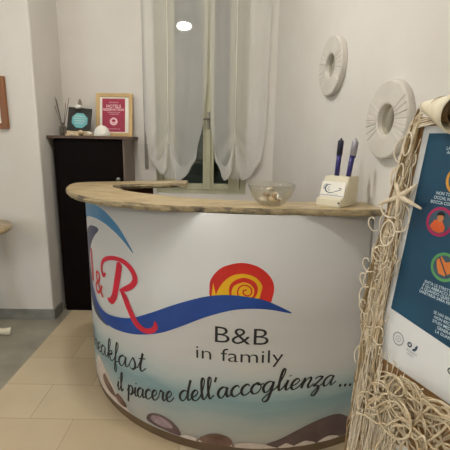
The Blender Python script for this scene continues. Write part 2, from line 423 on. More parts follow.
curtain('curtain', 'right sheer tulle curtain with hem pulled up, beside the room corner',
        [(1.05, -.07), (1.17, -.06), (1.3, -.10), (1.6, -.135), (1.95, -.145), (2.76, -.152)], [(1.05, .20), (1.17, .25), (1.3, .30), (1.6, .33), (2.76, .338)],
        [(0, 1.26), (.04, 1.18), (.10, 1.125), (.19, 1.095), (.28, 1.11), (.34, 1.17), (.385, 1.27), (.41, 1.35), (.425, 1.385), (.445, 1.35), (.49, 1.24), (.55, 1.165), (.63, 1.12), (.73, 1.10), (.83, 1.11), (.91, 1.15), (.96, 1.20), (1, 1.28)], 2)
rod = thing('curtain_rod', 'slim white rod carrying the two tulle curtains above the window', 'curtain rod')
bm = bmesh.new(); tube(bm, [(-.74, YB-.035, 2.77), (.34, YB-.035, 2.77)], .009, 10); link('pole', bm, M['white'], rod, True)
for x in (-.72, .30):
    bm = bmesh.new(); tube(bm, [(x, YB, 2.77), (x, YB-.035, 2.77)], .006, 8); link('bracket', bm, M['white'], rod)

# ceiling lamp over the counter, and an added unseen fill lamp
for p, lb, gm in ((LAMP_AT, 'round opal ceiling lamp above the reception counter', 'glow'), (FILL_AT, 'added round fill lamp behind the viewer', 'glow_fill')):
    t = thing('ceiling_or_fill_lamp', lb, 'lamp', (p[0], p[1], p[2]))
    k_ = .65 if gm == 'glow' else 1.0
    bm = bmesh.new(); lathe(bm, [(r_*k_, z_*k_) for r_, z_ in ((0, .04), (.07, .036), (.12, .012), (.135, -.015), (.12, -.045), (.07, -.068), (0, -.075))], 40); link('shade', bm, M[gm], t, True)
    bm = bmesh.new(); tube(bm, [(0, 0, .041*k_), (0, 0, 3.3-p[2])], .008, 8); lathe(bm, [(0, 3.3-p[2]), (.05, 3.3-p[2]), (.05, 3.28-p[2]), (0, 3.27-p[2])], 20); link('stem', bm, M['metal'], t)

# ------------------------------------------------------------------ reception counter
CX, CY, R = .163, 2.565, 1.029
def cyl(s, z, off=0.0):
    a = s/R; r = R+off
    return Vector((CX+r*math.sin(a), CY-r*math.cos(a), z))
ctr = thing('reception_counter', 'curved white reception counter with seaside print, logo and beige stone top', 'reception counter')
S0 = -1.41
SR = R*math.asin((wr(1.66)-.004-CX)/R)
NS = 120
def shell(r0, r1, z0, z1):
    bm = bmesh.new(); q = []
    for i in range(NS+1):
        s = S0+(SR-S0)*i/NS
        q.append([bm.verts.new(cyl(s, z, r)) for r, z in ((r1, z0), (r1, z1), (r0, z1), (r0, z0))])
    for a, b in zip(q, q[1:]):
        for k in range(4): bm.faces.new((a[k], b[k], b[(k+1) % 4], a[(k+1) % 4]))
    bm.faces.new(q[0]); bm.faces.new(q[-1][::-1]); return bm
link('front_panel', shell(-.012, 0, .05, 1.149), M['print'], ctr, False)
for p in ctr.children[0].data.polygons: p.use_smooth = abs(p.normal.z) < .5
link('inner_lining', shell(-.03, -.013, .0, 1.147), M['brownin'], ctr)
link('plinth', shell(-.02, -.006, 0, .05), M['plinth'], ctr)
bm = bmesh.new()
e0 = cyl(S0, 0, -.02)
mx = Matrix.Translation((e0.x, e0.y, 0)) @ Matrix.Rotation(math.atan2(2.50-e0.y, -.47-e0.x), 4, 'Z')
L = math.hypot(-.47-e0.x, 2.50-e0.y)
box(bm, 0, L, -.02, 0, 0, 1.147, mtx=mx); link('return_panel', bm, M['brownin'], ctr)
# stone top
out_pts = [(.655, 1.575), (.55, 1.556), (.42, 1.548), (.30, 1.548), (.18, 1.543), (.02, 1.558), (-.11, 1.572), (-.226, 1.580), (-.313, 1.603), (-.403, 1.636), (-.50, 1.682), (-.607, 1.742), (-.716, 1.842), (-.80, 1.965), (-.862, 2.10), (-.893, 2.24), (-.885, 2.32), (-.82, 2.372)]
back_pts = [(-.71, 2.405), (-.598, 2.44), (-.48, 2.486), (-.25, 2.55)]
arm_pts = [(-.24, 2.39), (-.45, 2.325), (-.645, 2.228)]
in_pts = [(-.615, 2.14), (-.566, 2.08), (-.491, 1.99), (-.345, 1.89), (-.265, 1.845), (-.118, 1.785), (.02, 1.755), (.111, 1.742), (.26, 1.735), (.45, 1.755), (.60, 1.775)]
def v3(p): return [(x, y, 0) for x, y in p]
poly = [tuple(p)[:2] for p in catmull(v3(out_pts), 10)] + [tuple(p)[:2] for p in catmull(v3(back_pts), 8)] + [tuple(p)[:2] for p in catmull(v3(arm_pts), 8)] + [tuple(p)[:2] for p in catmull(v3(in_pts), 8)] + [(wr(1.78)-.004, 1.78)]
poly[0] = (wr(1.575)-.004, 1.575)
ZT, ZBt = 1.175, 1.147
bm = bmesh.new(); n = len(poly); rings = []
P2 = [Vector((x, y)) for x, y in poly]
for k, (zf, ins) in enumerate(((0, .006), (.25, .0), (.55, -.002), (.85, .001), (1, .004))):
    rg = []
    for i, p in enumerate(P2):
        t = (P2[(i+1) % n]-P2[i-1]); nn = Vector((t.y, -t.x)).normalized()  # outline runs clockwise seen from above on the outside
        q = Vector((p.x, p.y, k*.9))
        rough = .004*noise.noise(q*55)+.004*noise.noise(q*22+Vector((5, 1, 2)))
        dz = .002*noise.noise(q*30+Vector((1, 7, 3)))
        if p.x > .62 or 1 > 2: rough = 0
        off = nn*(ins-rough)
        rg.append(bm.verts.new((p.x+off.x, p.y+off.y, ZBt+(ZT-ZBt)*zf+(dz if 0 < k < 4 else (dz if k == 0 else 0)))))
    rings.append(rg)
for a, b in zip(rings, rings[1:]):
    for i in range(n):
        f = bm.faces.new((a[i], b[i], b[(i+1) % n], a[(i+1) % n])); f.material_index = 1
f1 = bm.faces.new(rings[-1][::-1]); f2 = bm.faces.new(rings[0])
f1.normal_update(); f2.normal_update(); bmesh.ops.triangulate(bm, faces=[f1, f2]); bmesh.ops.recalc_face_normals(bm, faces=bm.faces[:])
link('stone_top', bm, [M['stone'], M['stoneedge']], ctr)

# ---- printed artwork, laid on the panel as thin ink layers
def subdiv(bm, mx):
    for _ in range(6):
        es = [e for e in bm.edges if e.calc_length() > mx]
        if not es: break
        bmesh.ops.subdivide_edges(bm, edges=es, cuts=1); bmesh.ops.triangulate(bm, faces=[f for f in bm.faces if len(f.verts) > 3])
def fill(bm, pts):
    vs = [bm.verts.new((p[0], p[1], 0)) for p in pts]
    f = bm.faces.new(vs); f.normal_update(); bmesh.ops.triangulate(bm, faces=[f])
def wrap(bm, fn, mx=.035):
    subdiv(bm, mx)
    for v in bm.verts: v.co = fn(v.co.x, v.co.y)
def on_counter(level): return lambda s, z: cyl(s+.011, z, .0006*level)
def inked(name, m, level, parent, bm, fn=None):
    wrap(bm, fn or on_counter(level))
    bmesh.ops.recalc_face_normals(bm, faces=bm.faces[:])
    return link(name, bm, m, parent, True)
def shape(pts, smooth=True, n=6):
    bm = bmesh.new(); fill(bm, catmull([(*p, 0) for p in pts], n, True) if smooth else [(*p, 0) for p in pts]); return bm
def ribbon(bm, pts, w0, w1, slant=True, taper=.0):
    pts = [Vector((p[0], p[1])) for p in pts]; N = len(pts); L_ = []
    for i, p in enumerate(pts):
        d = pts[min(i+1, N-1)]-pts[max(i-1, 0)]
        d = d.normalized() if d.length > 1e-9 else Vector((1, 0))
        k = max(0, -d.y) if slant else 1.0
        w = (w0+(w1-w0)*k**.8)/2
        if taper:
            t = i/(N-1); w *= min(1, .25+min(t, 1-t)/taper)
        nn = Vector((-d.y, d.x)); L_.append((bm.verts.new((*(p+nn*w), 0)), bm.verts.new((*(p-nn*w), 0))))
    for a, b in zip(L_, L_[1:]): bm.faces.new((a[0], b[0], b[1], a[1]))
def disc(bm, x, y, r, ry=None, n=24):
    fill(bm, [(x+r*math.cos(2*PI*k/n), y+(ry or r)*math.sin(2*PI*k/n)) for k in range(n)])
def ring2(bm, x, y, r0, r1, n=32, ry=1.0):
    A = [(bm.verts.new((x+r0*math.cos(2*PI*k/n), y+ry*r0*math.sin(2*PI*k/n), 0)), bm.verts.new((x+r1*math.cos(2*PI*k/n), y+ry*r1*math.sin(2*PI*k/n), 0))) for k in range(n)]
    for k in range(n): a, b = A[k], A[(k+1) % n]; bm.faces.new((a[0], b[0], b[1], a[1]))

# sweeping arcs and the long blue wave
inked('teal_arc', M['teal'], 1, ctr, shape([(-1.405, 1.0), (-1.25, 1.085), (-1.1, 1.112), (-.98, 1.112), (-.856, 1.095), (-.754, 1.052), (-.686, .996), (-.628, .926), (-.695, .972), (-.774, 1.010), (-.874, 1.034), (-1.0, 1.037), (-1.15, 1.015), (-1.28, .965), (-1.405, .87)]))
inked('navy_arc', M['navy'], 1, ctr, shape([(-.933, .985), (-1.017, .990), (-1.13, .962), (-1.24, .89), (-1.31, .76), (-1.30, .63), (-1.20, .53), (-1.06, .475), (-.87, .478), (-1.00, .515), (-1.10, .575), (-1.12, .66), (-1.155, .76), (-1.12, .84), (-1.02, .925)]))
inked('blue_wave', M['blue'], 4, ctr, shape([(-1.13, .66), (-1.03, .575), (-.94, .548), (-.836, .553), (-.672, .592), (-.535, .656), (-.412, .720), (-.323, .760), (-.254, .785), (-.179, .800), (-.102, .801), (-.017, .789), (.047, .765), (.118, .725), (.027, .742), (-.058, .745), (-.143, .732), (-.253, .690), (-.372, .625), (-.479, .570), (-.604, .527), (-.717, .502), (-.843, .486), (-.95, .497), (-1.05, .545)]))
# sun like a spiral shell
sun = inked('sun_emblem', M['sunred'], 1, ctr, shape([(-.222, .775), (-.237, .828), (-.228, .872), (-.189, .918), (-.135, .941), (-.085, .946), (-.031, .931), (.012, .897), (.035, .853), (.032, .800), (.01, .765), (-.1, .77)]))
inked('yellow_spiral', M['yellow'], 2, sun, shape([(-.204, .785), (-.188, .842), (-.146, .886), (-.096, .899), (-.046, .887), (-.015, .852), (-.018, .821), (-.034, .785), (-.12, .78)]))
bm = bmesh.new(); ribbon(bm, catmull([(-.142, .785, 0), (-.147, .82, 0), (-.135, .852, 0), (-.095, .872, 0), (-.058, .862, 0), (-.040, .836, 0), (-.044, .805, 0), (-.06, .79, 0)], 8), .02, .02, False, .5)
ribbon(bm, catmull([(-.108, .79, 0), (-.116, .815, 0), (-.108, .84, 0), (-.085, .85, 0), (-.062, .838, 0), (-.058, .815, 0), (-.072, .803, 0), (-.09, .81, 0), (-.092, .825, 0), (-.078, .829, 0)], 8), .006, .006, False)
inked('red_spiral', M['sunred'], 3, sun, bm)
inked('yellow_fleck', M['yellow'], 2, sun, shape([(-.228, .79), (-.221, .85), (-.207, .79)], False))

def text_mesh(bm, txt, size, x, y, ang=0.0, sx=1.0, align='LEFT', shear=0.0, thick=0.0):
    cu = bpy.data.curves.new('t', 'FONT'); cu.body = txt; cu.size = 1.0; cu.align_x = align; cu.shear = shear; cu.resolution_u = 3; cu.offset = thick
    ob = bpy.data.objects.new('t', cu); COL.objects.link(ob)
    me = bpy.data.meshes.new_from_object(ob.evaluated_get(bpy.context.evaluated_depsgraph_get()))
    c, s = math.cos(ang), math.sin(ang); vs = []
    for v in me.vertices:
        a, b = v.co.x*size*sx, v.co.y*size
        vs.append(bm.verts.new((x+a*c-b*s, y+a*s+b*c, 0)))
    for p in me.polygons:
        try: bm.faces.new([vs[i] for i in p.vertices])
        except ValueError: pass
    bpy.data.objects.remove(ob); bpy.data.curves.remove(cu); bpy.data.meshes.remove(me)
bm = bmesh.new(); text_mesh(bm, 'B&B', .112, -.222, .577, 0, 1.27, thick=-.006); bb = inked('name_lettering', M['black'], 1, ctr, bm)
bm = bmesh.new(); text_mesh(bm, 'in family', .090, -.304, .487, .012, 1.33, thick=-.006); inked('family_lettering', M['black'], 1, ctr, bm)
# monogram I & R
bm = bmesh.new(); ribbon(bm, [(-1.085, .85), (-1.078, .665)], .035, .035, False)
inked('monogram_letter', M['red'], 5, ctr, bm)
bm = bmesh.new(); text_mesh(bm, '&', .20, -1.035, .622, 0, 1.05, thick=-.004)
inked('monogram_ampersand', M['sunred'], 5, ctr, bm)
bm = bmesh.new()
ribbon(bm, catmull([(-.868, .772, 0), (-.898, .752, 0), (-.915, .788, 0), (-.885, .835, 0), (-.80, .868, 0), (-.72, .875, 0), (-.665, .860, 0), (-.630, .830, 0), (-.622, .797, 0), (-.645, .765, 0), (-.69, .738, 0), (-.74, .718, 0)], 8), .022, .034, True, .12)
ribbon(bm, catmull([(-.728, .862, 0), (-.742, .815, 0), (-.765, .74, 0), (-.79, .67, 0), (-.825, .635, 0), (-.86, .64, 0)], 8), .024, .046, True, .1)
ribbon(bm, catmull([(-.735, .725, 0), (-.70, .692, 0), (-.669, .640, 0), (-.625, .582, 0), (-.575, .560, 0), (-.53, .568, 0), (-.503, .594, 0), (-.507, .622, 0)], 8), .026, .040, True, .15)
inked('monogram_letter', M['red'], 5, ctr, bm)

GL = {
 'a': ([[(.78,.85),(.5,1.0),(.17,.8),(.02,.38),(.2,0),(.5,.15),(.8,.95)],[(.8,.95),(.72,.35),(.85,.03),(1.2,.35)]],1.08),
 'c': ([[(.7,.78),(.55,1.0),(.2,.8),(.05,.4),(.2,.02),(.5,.05),(.9,.4)]],.82),
 'e': ([[(.0,.3),(.4,.45),(.65,.75),(.48,1.0),(.2,.8),(.08,.38),(.25,0),(.55,.05),(.9,.4)]],.82),
 'i': ([[(.0,.3),(.28,.95)],[(.28,.95),(.2,.3),(.35,0),(.65,.35)],[(.36,1.38),(.40,1.30)]],.56),
 'l': ([[(.0,.3),(.35,1.1),(.52,1.85),(.38,2.05),(.24,1.6),(.2,.5),(.32,.02),(.65,.35)]],.58),
 'r': ([[(.0,.3),(.28,1.05),(.36,.92),(.62,.92)],[(.62,.92),(.5,.3),(.65,.0),(.95,.35)]],.85),
 'p': ([[(.0,.3),(.3,1.0)],[(.3,1.0),(.18,0),(.08,-.85)],[(.12,.0),(.3,.7),(.6,1.0),(.85,.7),(.75,.2),(.5,.0),(.3,.12)],[(.55,.02),(1.1,.35)]],1.0),
 'd': ([[(.78,.85),(.5,1.0),(.17,.8),(.02,.38),(.2,0),(.5,.15),(.8,.85),(1.08,2.0)],[(1.08,2.0),(.85,1.1),(.74,.35),(.85,.03),(1.2,.35)]],1.08),
 'o': ([[(.5,1.0),(.17,.8),(.02,.38),(.22,0),(.58,.1),(.8,.55),(.62,.95),(.5,1.0),(.6,.8),(1.0,.85)]],.95),
 'g': ([[(.78,.85),(.5,1.0),(.17,.8),(.02,.38),(.2,0),(.5,.15),(.8,.95)],[(.8,.95),(.68,0),(.5,-.75),(.22,-.9),(.1,-.6),(.6,-.1),(1.15,.35)]],1.05),
 'n': ([[(.0,.3),(.26,1.0)],[(.26,1.0),(.18,0)],[(.18,0),(.38,.7),(.65,1.0),(.8,.8),(.7,.25),(.85,0),(1.15,.35)]],1.08),
 'z': ([[(.05,.8),(.35,1.0),(.68,.9),(.42,.5),(.15,.1),(.45,.12),(.65,-.2),(.48,-.8),(.2,-.75),(.4,-.25),(1.0,.35)]],.95),
 'k': ([[(.0,.3),(.35,1.1),(.52,1.85),(.38,2.05),(.24,1.6),(.15,0)],[(.17,.2),(.4,.85),(.65,.95),(.7,.7),(.32,.5)],[(.32,.5),(.5,.1),(.72,0),(1.05,.35)]],.98),
 'f': ([[(.0,.3),(.4,1.2),(.55,1.85),(.4,2.05),(.27,1.5),(.15,0),(.08,-.8)],[(.08,-.8),(.26,-.85),(.36,-.35),(.2,.05),(.7,.35)]],.62),
 's': ([[(.0,.3),(.4,1.1)],[(.4,1.1),(.6,.6),(.55,.12),(.28,-.02),(.1,.15)],[(.5,.05),(.9,.35)]],.82),
 't': ([[(.0,.3),(.4,1.3),(.45,1.65)],[(.45,1.65),(.24,.4),(.36,0),(.7,.35)],[(.1,1.12),(.65,1.18)]],.64),
 'b': ([[(.0,.3),(.35,1.1),(.52,1.85),(.38,2.05),(.24,1.6),(.15,.3),(.32,0),(.65,.15),(.78,.6),(.55,1.0),(.3,.75)],[(.76,.8),(1.05,.8)]],.95),
 "'": ([[(.35,2.0),(.2,1.55)]],.4),
 '.': ([[(.1,.12),(.16,.0)]],.5),
}
def script_line(bm, txt, xh, path, slant=.22, thin=.07, thick=.17, sp=1.0):
    """write joined handwriting along a smooth path of (s, z) points, fitted to its length"""
    P = catmull([(*p, 0) for p in path], 12); cum = [0]
    for a, b in zip(P, P[1:]): cum.append(cum[-1]+(b-a).length)
    tot = sum(GL[c][1] if c != ' ' else .7 for c in txt); k = cum[-1]/tot
    def at(d):
        d = max(0, min(cum[-1]-1e-6, d)); i = 0
        while cum[i+1] < d: i += 1
        t = (d-cum[i])/(cum[i+1]-cum[i]); q = P[i].lerp(P[i+1], t); dr = (P[i+1]-P[i]).normalized(); return q, dr
    x = 0
    for c in txt:
        if c == ' ': x += .7; continue
        st, adv = GL[c]; q, dr = at((x+adv/2)*k)
        for pl in st:
            pts = [((px-adv/2)*k+py*xh*slant, py*xh) for px, py in pl]
            cp = catmull([(*p, 0) for p in pts], 7)
            ribbon(bm, [(q.x+p.x*dr.x-p.y*dr.y, q.y+p.x*dr.y+p.y*dr.x) for p in cp], xh*thin*(2.4 if c == '.' else 1), xh*thick*(.8 if c == "'" else 1.3 if c == '.' else 1))
        x += adv
bm = bmesh.new(); script_line(bm, 'breakfast', .058, [(-1.20, .222), (-1.0, .262), (-.888, .283), (-.797, .295), (-.704, .313), (-.575, .338)], thin=.10, thick=.24)
inked('breakfast_lettering', M['black'], 3, ctr, bm)
bm = bmesh.new()
script_line(bm, 'il piacere', .052, [(-.805, .142), (-.74, .155), (-.66, .172), (-.56, .195), (-.47, .218), (-.412, .232)], thin=.11, thick=.25)
script_line(bm, "dell'accoglienza", .052, [(-.378, .248), (-.30, .268), (-.2, .298), (-.1, .323), (0, .343), (.1, .354), (.22, .356), (.345, .348)], thin=.11, thick=.23)
for s, z in ((.383, .336), (.413, .33), (.443, .324)): disc(bm, s, z, .0075, .0085, 12)
inked('slogan_lettering', M['black'], 3, ctr, bm)
# printed pebbles along the shore
def pebble(m, pts, lvl=1): return inked('printed_pebble', m, lvl, ctr, shape(pts, True, 6))
zb = .0515
pebble(M['peb_pale'], [(-1.12, zb), (-1.11, .17), (-1.05, .225), (-.95, .19), (-.83, .12), (-.76, .075), (-.72, zb)])
pebble(M['peb_brown'], [(-.99, .12), (-.96, .155), (-.90, .138), (-.84, .105), (-.83, .08), (-.9, .075), (-.96, .09)], 2)
pebble(M['peb_brown'], [(-.83, .085), (-.80, .115), (-.74, .095), (-.725, .072), (-.755, .062), (-.8, .068)], 2)
pebble(M['peb_dark'], [(-.575, .075), (-.56, .11), (-.51, .133), (-.45, .131), (-.40, .105), (-.375, .068), (-.39, .054), (-.46, .058), (-.53, .062)], 2)
pebble(M['peb_mauve'], [(-.548, .088), (-.535, .113), (-.49, .123), (-.44, .110), (-.42, .085), (-.46, .074), (-.51, .077)], 3)
pebble(M['peb_pale'], [(-.37, zb), (-.36, .065), (-.32, .072), (-.28, .06), (-.27, zb)], 2)
pebble(M['peb_brown'], [(-.285, zb), (-.28, .07), (-.24, .10), (-.19, .112), (-.14, .10), (-.12, .07), (-.125, zb)], 2)
pebble(M['peb_pale'], [(-.125, zb), (-.10, .072), (-.05, .08), (.02, .073), (.06, .06), (.07, zb)], 2)
pebble(M['peb_dark'], [(.03, .07), (.10, .10), (.20, .148), (.29, .178), (.37, .185), (.43, .162), (.47, .115), (.48, .06), (.40, zb), (.2, zb), (.08, zb)], 1)
for a, b in ((.09, .165), (.17, .27), (.29, .40)):
    pebble(M['peb_pale'], [(a, zb), (a+.02, .066), ((a+b)/2, .074), (b-.02, .066), (b, zb)], 2)

# ------------------------------------------------------------------ dark cabinet and the things on it
cab = thing('cabinet', 'tall dark wenge cabinet in the niche left of the window', 'cabinet')
CF, CB = 3.05, 3.372
bm = bmesh.new(); box(bm, -1.332, -.80, CF+.02, CB, 0.0, 1.425, .003); link('carcass', bm, M['darkwood'], cab)
dr = bx('door', (-1.328, -.803, CF, CF+.019, .06, 1.415), M['darkwood'], cab, .003)
bm = bmesh.new(); lathe(bm, [(0, 0), (.008, 0), (.009, .01), (.017, .018), (.017, .026), (0, .031)], 20, Matrix.Translation((-.835, CF, 1.12)) @ Matrix.Rotation(PI/2, 4, 'X')); link('knob', bm, M['metal'], dr, True)
bx('side_panel', (-.799, -.783, CF+.004, CB, 0.0, 1.424), M['cabside'], cab, .002)
bx('top_board', (-1.362, -.745, CF-.035, CB, 1.425, 1.446), M['cabtop'], cab, .004)
ZC = 1.446
# framed certificate
fr = thing('picture_frame', 'pine framed crimson certificate leaning against the wall on the cabinet', 'picture frame', (0, 0, 0))
W2, H2 = .30, .348
lean = Matrix.Translation((-.922, 3.275, ZC)) @ Matrix.Rotation(math.radians(-9), 4, 'X')
bm = bmesh.new()
for d in ((-W2/2, -W2/2+.032, 0, .02, 0, H2), (W2/2-.032, W2/2, 0, .02, 0, H2), (-W2/2+.032, W2/2-.032, 0, .02, 0, .03), (-W2/2+.032, W2/2-.032, 0, .02, H2-.03, H2)): box(bm, *d, bevel=.003, mtx=lean)
link('frame', bm, M['pine'], fr)
bx('mount', (-W2/2+.03, W2/2-.03, .009, .013, .028, H2-.028), M['card'], fr, 0, lean)
pr = bx('certificate', (-.098, .088, .007, .0092, .038, H2-.042), M['crimson'], fr, 0, lean)
def on_cert(level): return lambda x, z: lean @ Vector((x, .007-.0004*level, z))
bm = bmesh.new()
for tx, sz, zz, th in (('CERTIFICATO', .013, .270, 0), ('HOTELS', .035, .233, .02), ('RESERVATION', .028, .208, .02), ('CONSIGLIATO DA', .013, .190, 0), ('I VIAGGIATORI', .012, .176, 0), ('ESPERIENZA OSPITI 2020', .0105, .058, 0)):
    text_mesh(bm, tx, sz, -.005, zz, 0, .95, 'CENTER', thick=th)
inked('lettering', M['pink'], 1, pr, bm, on_cert(1))
bm = bmesh.new(); disc(bm, -.005, .122, .032); inked('seal', M['pink'], 1, pr, bm, on_cert(1))
bm = bmesh.new(); disc(bm, -.005, .129, .015, .010); disc(bm, -.012, .118, .004); disc(bm, .003, .118, .004); ribbon(bm, [(-.014, .108), (-.005, .104), (.004, .108)], .003, .003, False); inked('seal_motif', M['crimson'], 2, pr, bm, on_cert(2))
# little chalkboard sign on its stand
sg = thing('tabletop_sign', 'small black sign with turquoise octagon on a wooden stand on the cabinet', 'sign')
tl = Matrix.Translation((-1.17, 3.16, ZC+.035)) @ Matrix.Rotation(math.radians(4), 4, 'Y') @ Matrix.Rotation(math.radians(-12), 4, 'X')
bx('board', (-.092, .092, 0, .012, 0, .185), M['chalk'], sg, .002, tl)
oc = lambda lv: (lambda x, z: tl @ Vector((x, -.0008*lv, z)))
bm = bmesh.new(); fill(bm, [(.004+.066*math.cos(PI/8+k*PI/4), .085+.062*math.sin(PI/8+k*PI/4)) for k in range(8)]); og = inked('octagon', M['turq'], 1, sg, bm, oc(1))
bm = bmesh.new()
for zz, w in ((.115, .09), (.097, .11), (.079, .105), (.061, .08)): text_mesh(bm, 'benvenuti ospiti'[:int(w*140)], .015, .004, zz, 0, 1, 'CENTER')
inked('lettering', M['card'], 2, og, bm, oc(2))
bm = bmesh.new()
box(bm, -.10, .10, -.03, .06, 0, .012, .002, Matrix.Translation((-1.165, 3.16, ZC))); box(bm, -.09, .085, -.02, .02, .01, .036, .003, Matrix.Translation((-1.165, 3.16, ZC)))
tube(bm, [(-1.20, 3.19, ZC+.01), (-1.18, 3.21, ZC+.20)], .006, 6)
link('stand', bm, M['standwood'], sg)
ss = tag(link('seashell', (lambda b: (lathe(b, [(0, -.016), (.02, -.012), (.03, 0), (.022, .012), (0, .017)], 14, Matrix.Translation((-1.165, 3.178, ZC+.222)) @ Matrix.Scale(1, 4)), b)[1])(bmesh.new()), M['white'], None, True), 'white shell resting on the top edge of the small black sign', 'seashell')
bm = bmesh.new()
fe = thing('feather', 'grey feather standing up behind the small black sign', 'feather')
tube(bm, catmull([(-1.185, 3.25, ZC), (-1.183, 3.255, ZC+.14), (-1.178, 3.258, ZC+.29)], 6), .0025, 6); link('quill', bm, M['reed'], fe)
bm = bmesh.new()
tube(bm, catmull([(-1.184, 3.255, ZC+.17), (-1.182, 3.257, ZC+.22), (-1.178, 3.258, ZC+.285)], 8), lambda t: .003+.016*math.sin(PI*t)**.7, 8); link('vane', bm, M['grey'], fe, True)
# reed diffuser
rd = thing('reed_diffuser', 'glass reed diffuser with dark sticks at the left end of the cabinet', 'diffuser', (-1.300, 3.19, ZC))
bm = bmesh.new(); lathe(bm, [(0, 0), (.028, 0), (.03, .006), (.03, .06), (.024, .07), (.012, .078), (.012, .098), (.015, .1)], 20); link('bottle', bm, M['bottle'], rd, True)
for dx, dy, h in ((-.052, .01, .295), (-.03, -.02, .275), (-.075, .03, .26), (.03, .01, .25), (.055, .02, .29)):
    bm = bmesh.new(); tube(bm, [(-dx*.1, -dy*.1, .01), (dx, dy, h)], .0022, 5); link('reed', bm, M['reed'], rd)
# shells before the sign, and the white dome
def shell_bm(sz, spiral=6):
    bm = bmesh.new(); prof = []
    for i in range(17):
        t = i/16; r = sz*(.55*math.sin(PI*min(1, t*1.05))**.8*(1-.35*t)+.06*math.sin(t*spiral*PI)); prof.append((max(r, 0 if i in (0, 16) else .001), sz*(t*1.7-.85)))
    prof[0] = (0, prof[0][1]); prof[-1] = (0, prof[-1][1])
    lathe(bm, prof, 14); return bm
def rest(o, x, y, zfloor, rot):
    o.rotation_euler = rot
    mn = min((o.rotation_euler.to_matrix() @ v.co).z for v in o.data.vertices)
    o.location = (x, y, zfloor-mn)
for i, (x, y, sz, rx, rz, m, lb) in enumerate(((-1.12, 3.075, .044, 1.45, .4, 'shell', 'beige spiral seashell lying in front of the small black sign'),
                                    (-1.052, 3.065, .036, 1.6, 1.4, 'shellpale', 'pale seashell lying between small sign and white dome'),
                                    (-1.19, 3.08, .022, 1.5, 2.1, 'shellpale', 'small pale seashell lying before the reed diffuser'))):
    o = tag(link('seashell', shell_bm(sz), M[m], None, True), lb, 'seashell', 'seashells on the cabinet'); rest(o, x, y, ZC, (rx, 0, rz))
bm = bmesh.new(); lathe(bm, [(0, 0), (.060, 0), (.063, .005), (.058, .034), (.044, .061), (.025, .077), (0, .082)], 28)
dm = tag(link('dome_ornament', bm, M['white'], None, True), 'white plaster dome in front of the crimson certificate', 'ornament'); dm.location = (-.965, 3.10, ZC)

# picture at the left edge, console table at the left edge
pc = thing('picture_frame', 'brown wooden picture frame hanging on the wall at the left edge', 'picture frame')
PXR = -1.565
bm = bmesh.new()
for d in ((PXR-.045, PXR, 2.87, 2.898, 1.485, 1.845), (PXR-.42, PXR-.375, 2.87, 2.898, 1.485, 1.845), (PXR-.375, PXR-.045, 2.87, 2.898, 1.485, 1.525), (PXR-.375, PXR-.045, 2.87, 2.898, 1.805, 1.845)): box(bm, *d, bevel=.004)
link('frame', bm, M['oak'], pc)
bx('picture', (PXR-.38, PXR-.04, 2.884, 2.894, 1.52, 1.81), M['card'], pc)
ct = thing('side_table', 'round beige pedestal table against the wall at the left edge', 'table', (-1.81, 2.53, 0))
bm = bmesh.new(); lathe(bm, [(0, .79), (.30, .79), (.335, .80), (.345, .815), (.34, .83), (0, .835)], 48); link('tabletop', bm, M['stone'], ct, True)
bm = bmesh.new(); lathe(bm, [(0, .18), (.05, .18), (.06, .25), (.035, .4), (.03, .6), (.05, .72), (.09, .79), (0, .79)], 24); link('pedestal', bm, M['cream'], ct, True)
for k in range(3):
    a = .45+k*2*PI/3
    bm = bmesh.new(); tube(bm, catmull([(.03*math.cos(a), .03*math.sin(a), .22), (.1*math.cos(a), .1*math.sin(a), .17), (.18*math.cos(a), .18*math.sin(a), .05), (.26*math.cos(a), .26*math.sin(a), .025)], 6), lambda t: .024+.006*math.cos(t*6), 10); link('leg', bm, M['cream'], ct, True)

# ------------------------------------------------------------------ round mirrors on the right wall
ang = math.atan2(-.1445, 1.0)           # wall direction going away: (-.1445, 1)
def wall_mirror(label, y, z, r, hole):
    x = wr(y); t = thing('round_mirror', label, 'mirror', (x, y, z), 0, 'round plaster mirrors on the right wall')
    dY = Vector((-.1445, 1, 0)).normalized(); nrm = Vector((-dY.y, dY.x, 0))      # into the room
    B = Matrix((dY, Vector((0, 0, 1)), nrm)).transposed().to_4x4()
    bm = bmesh.new(); seg = 192; prof = [(r, .003), (r, .026), (r*.985, .031), (r*.96, .033), (hole+.012, .033), (hole+.003, .031), (hole, .027), (hole, .003)]
    rings = []
    for q, (rr, h) in enumerate(prof):
        row = []
        for k in range(seg):
            a = 2*PI*k/seg
            g = 0
            if q in (3, 4):
                fan = max(abs(math.cos(a))-.72, 0)/.28            # carved rays fan out to both sides
                g = .004*min(1, fan*8)*(1 if k % 6 == 0 else 0) if fan > 0 else 0
            row.append(bm.verts.new(B @ Vector((rr*math.cos(a), rr*math.sin(a), h-g))))
        rings.append(row)
    N = len(rings)
    for i in range(N):
        a, b = rings[i], rings[(i+1) % N]
        for k in range(seg): bm.faces.new((a[k], a[(k+1) % seg], b[(k+1) % seg], b[k]))
    bmesh.ops.recalc_face_normals(bm, faces=bm.faces[:])
    link('plaster_ring', bm, M['disc'], t, False)
    bm = bmesh.new(); lathe(bm, [(0, .003), (hole+.006, .003), (hole+.006, .009), (0, .009)], 48, B); link('mirror_glass', bm, M['mirror'], t)
    return t
wall_mirror('round white carved mirror hung higher up, nearer the curtained window', 2.205, 1.83, .150, .062)
wall_mirror('round white carved mirror lower down, behind the pen holder and net', 1.605, 1.53, .152, .061)

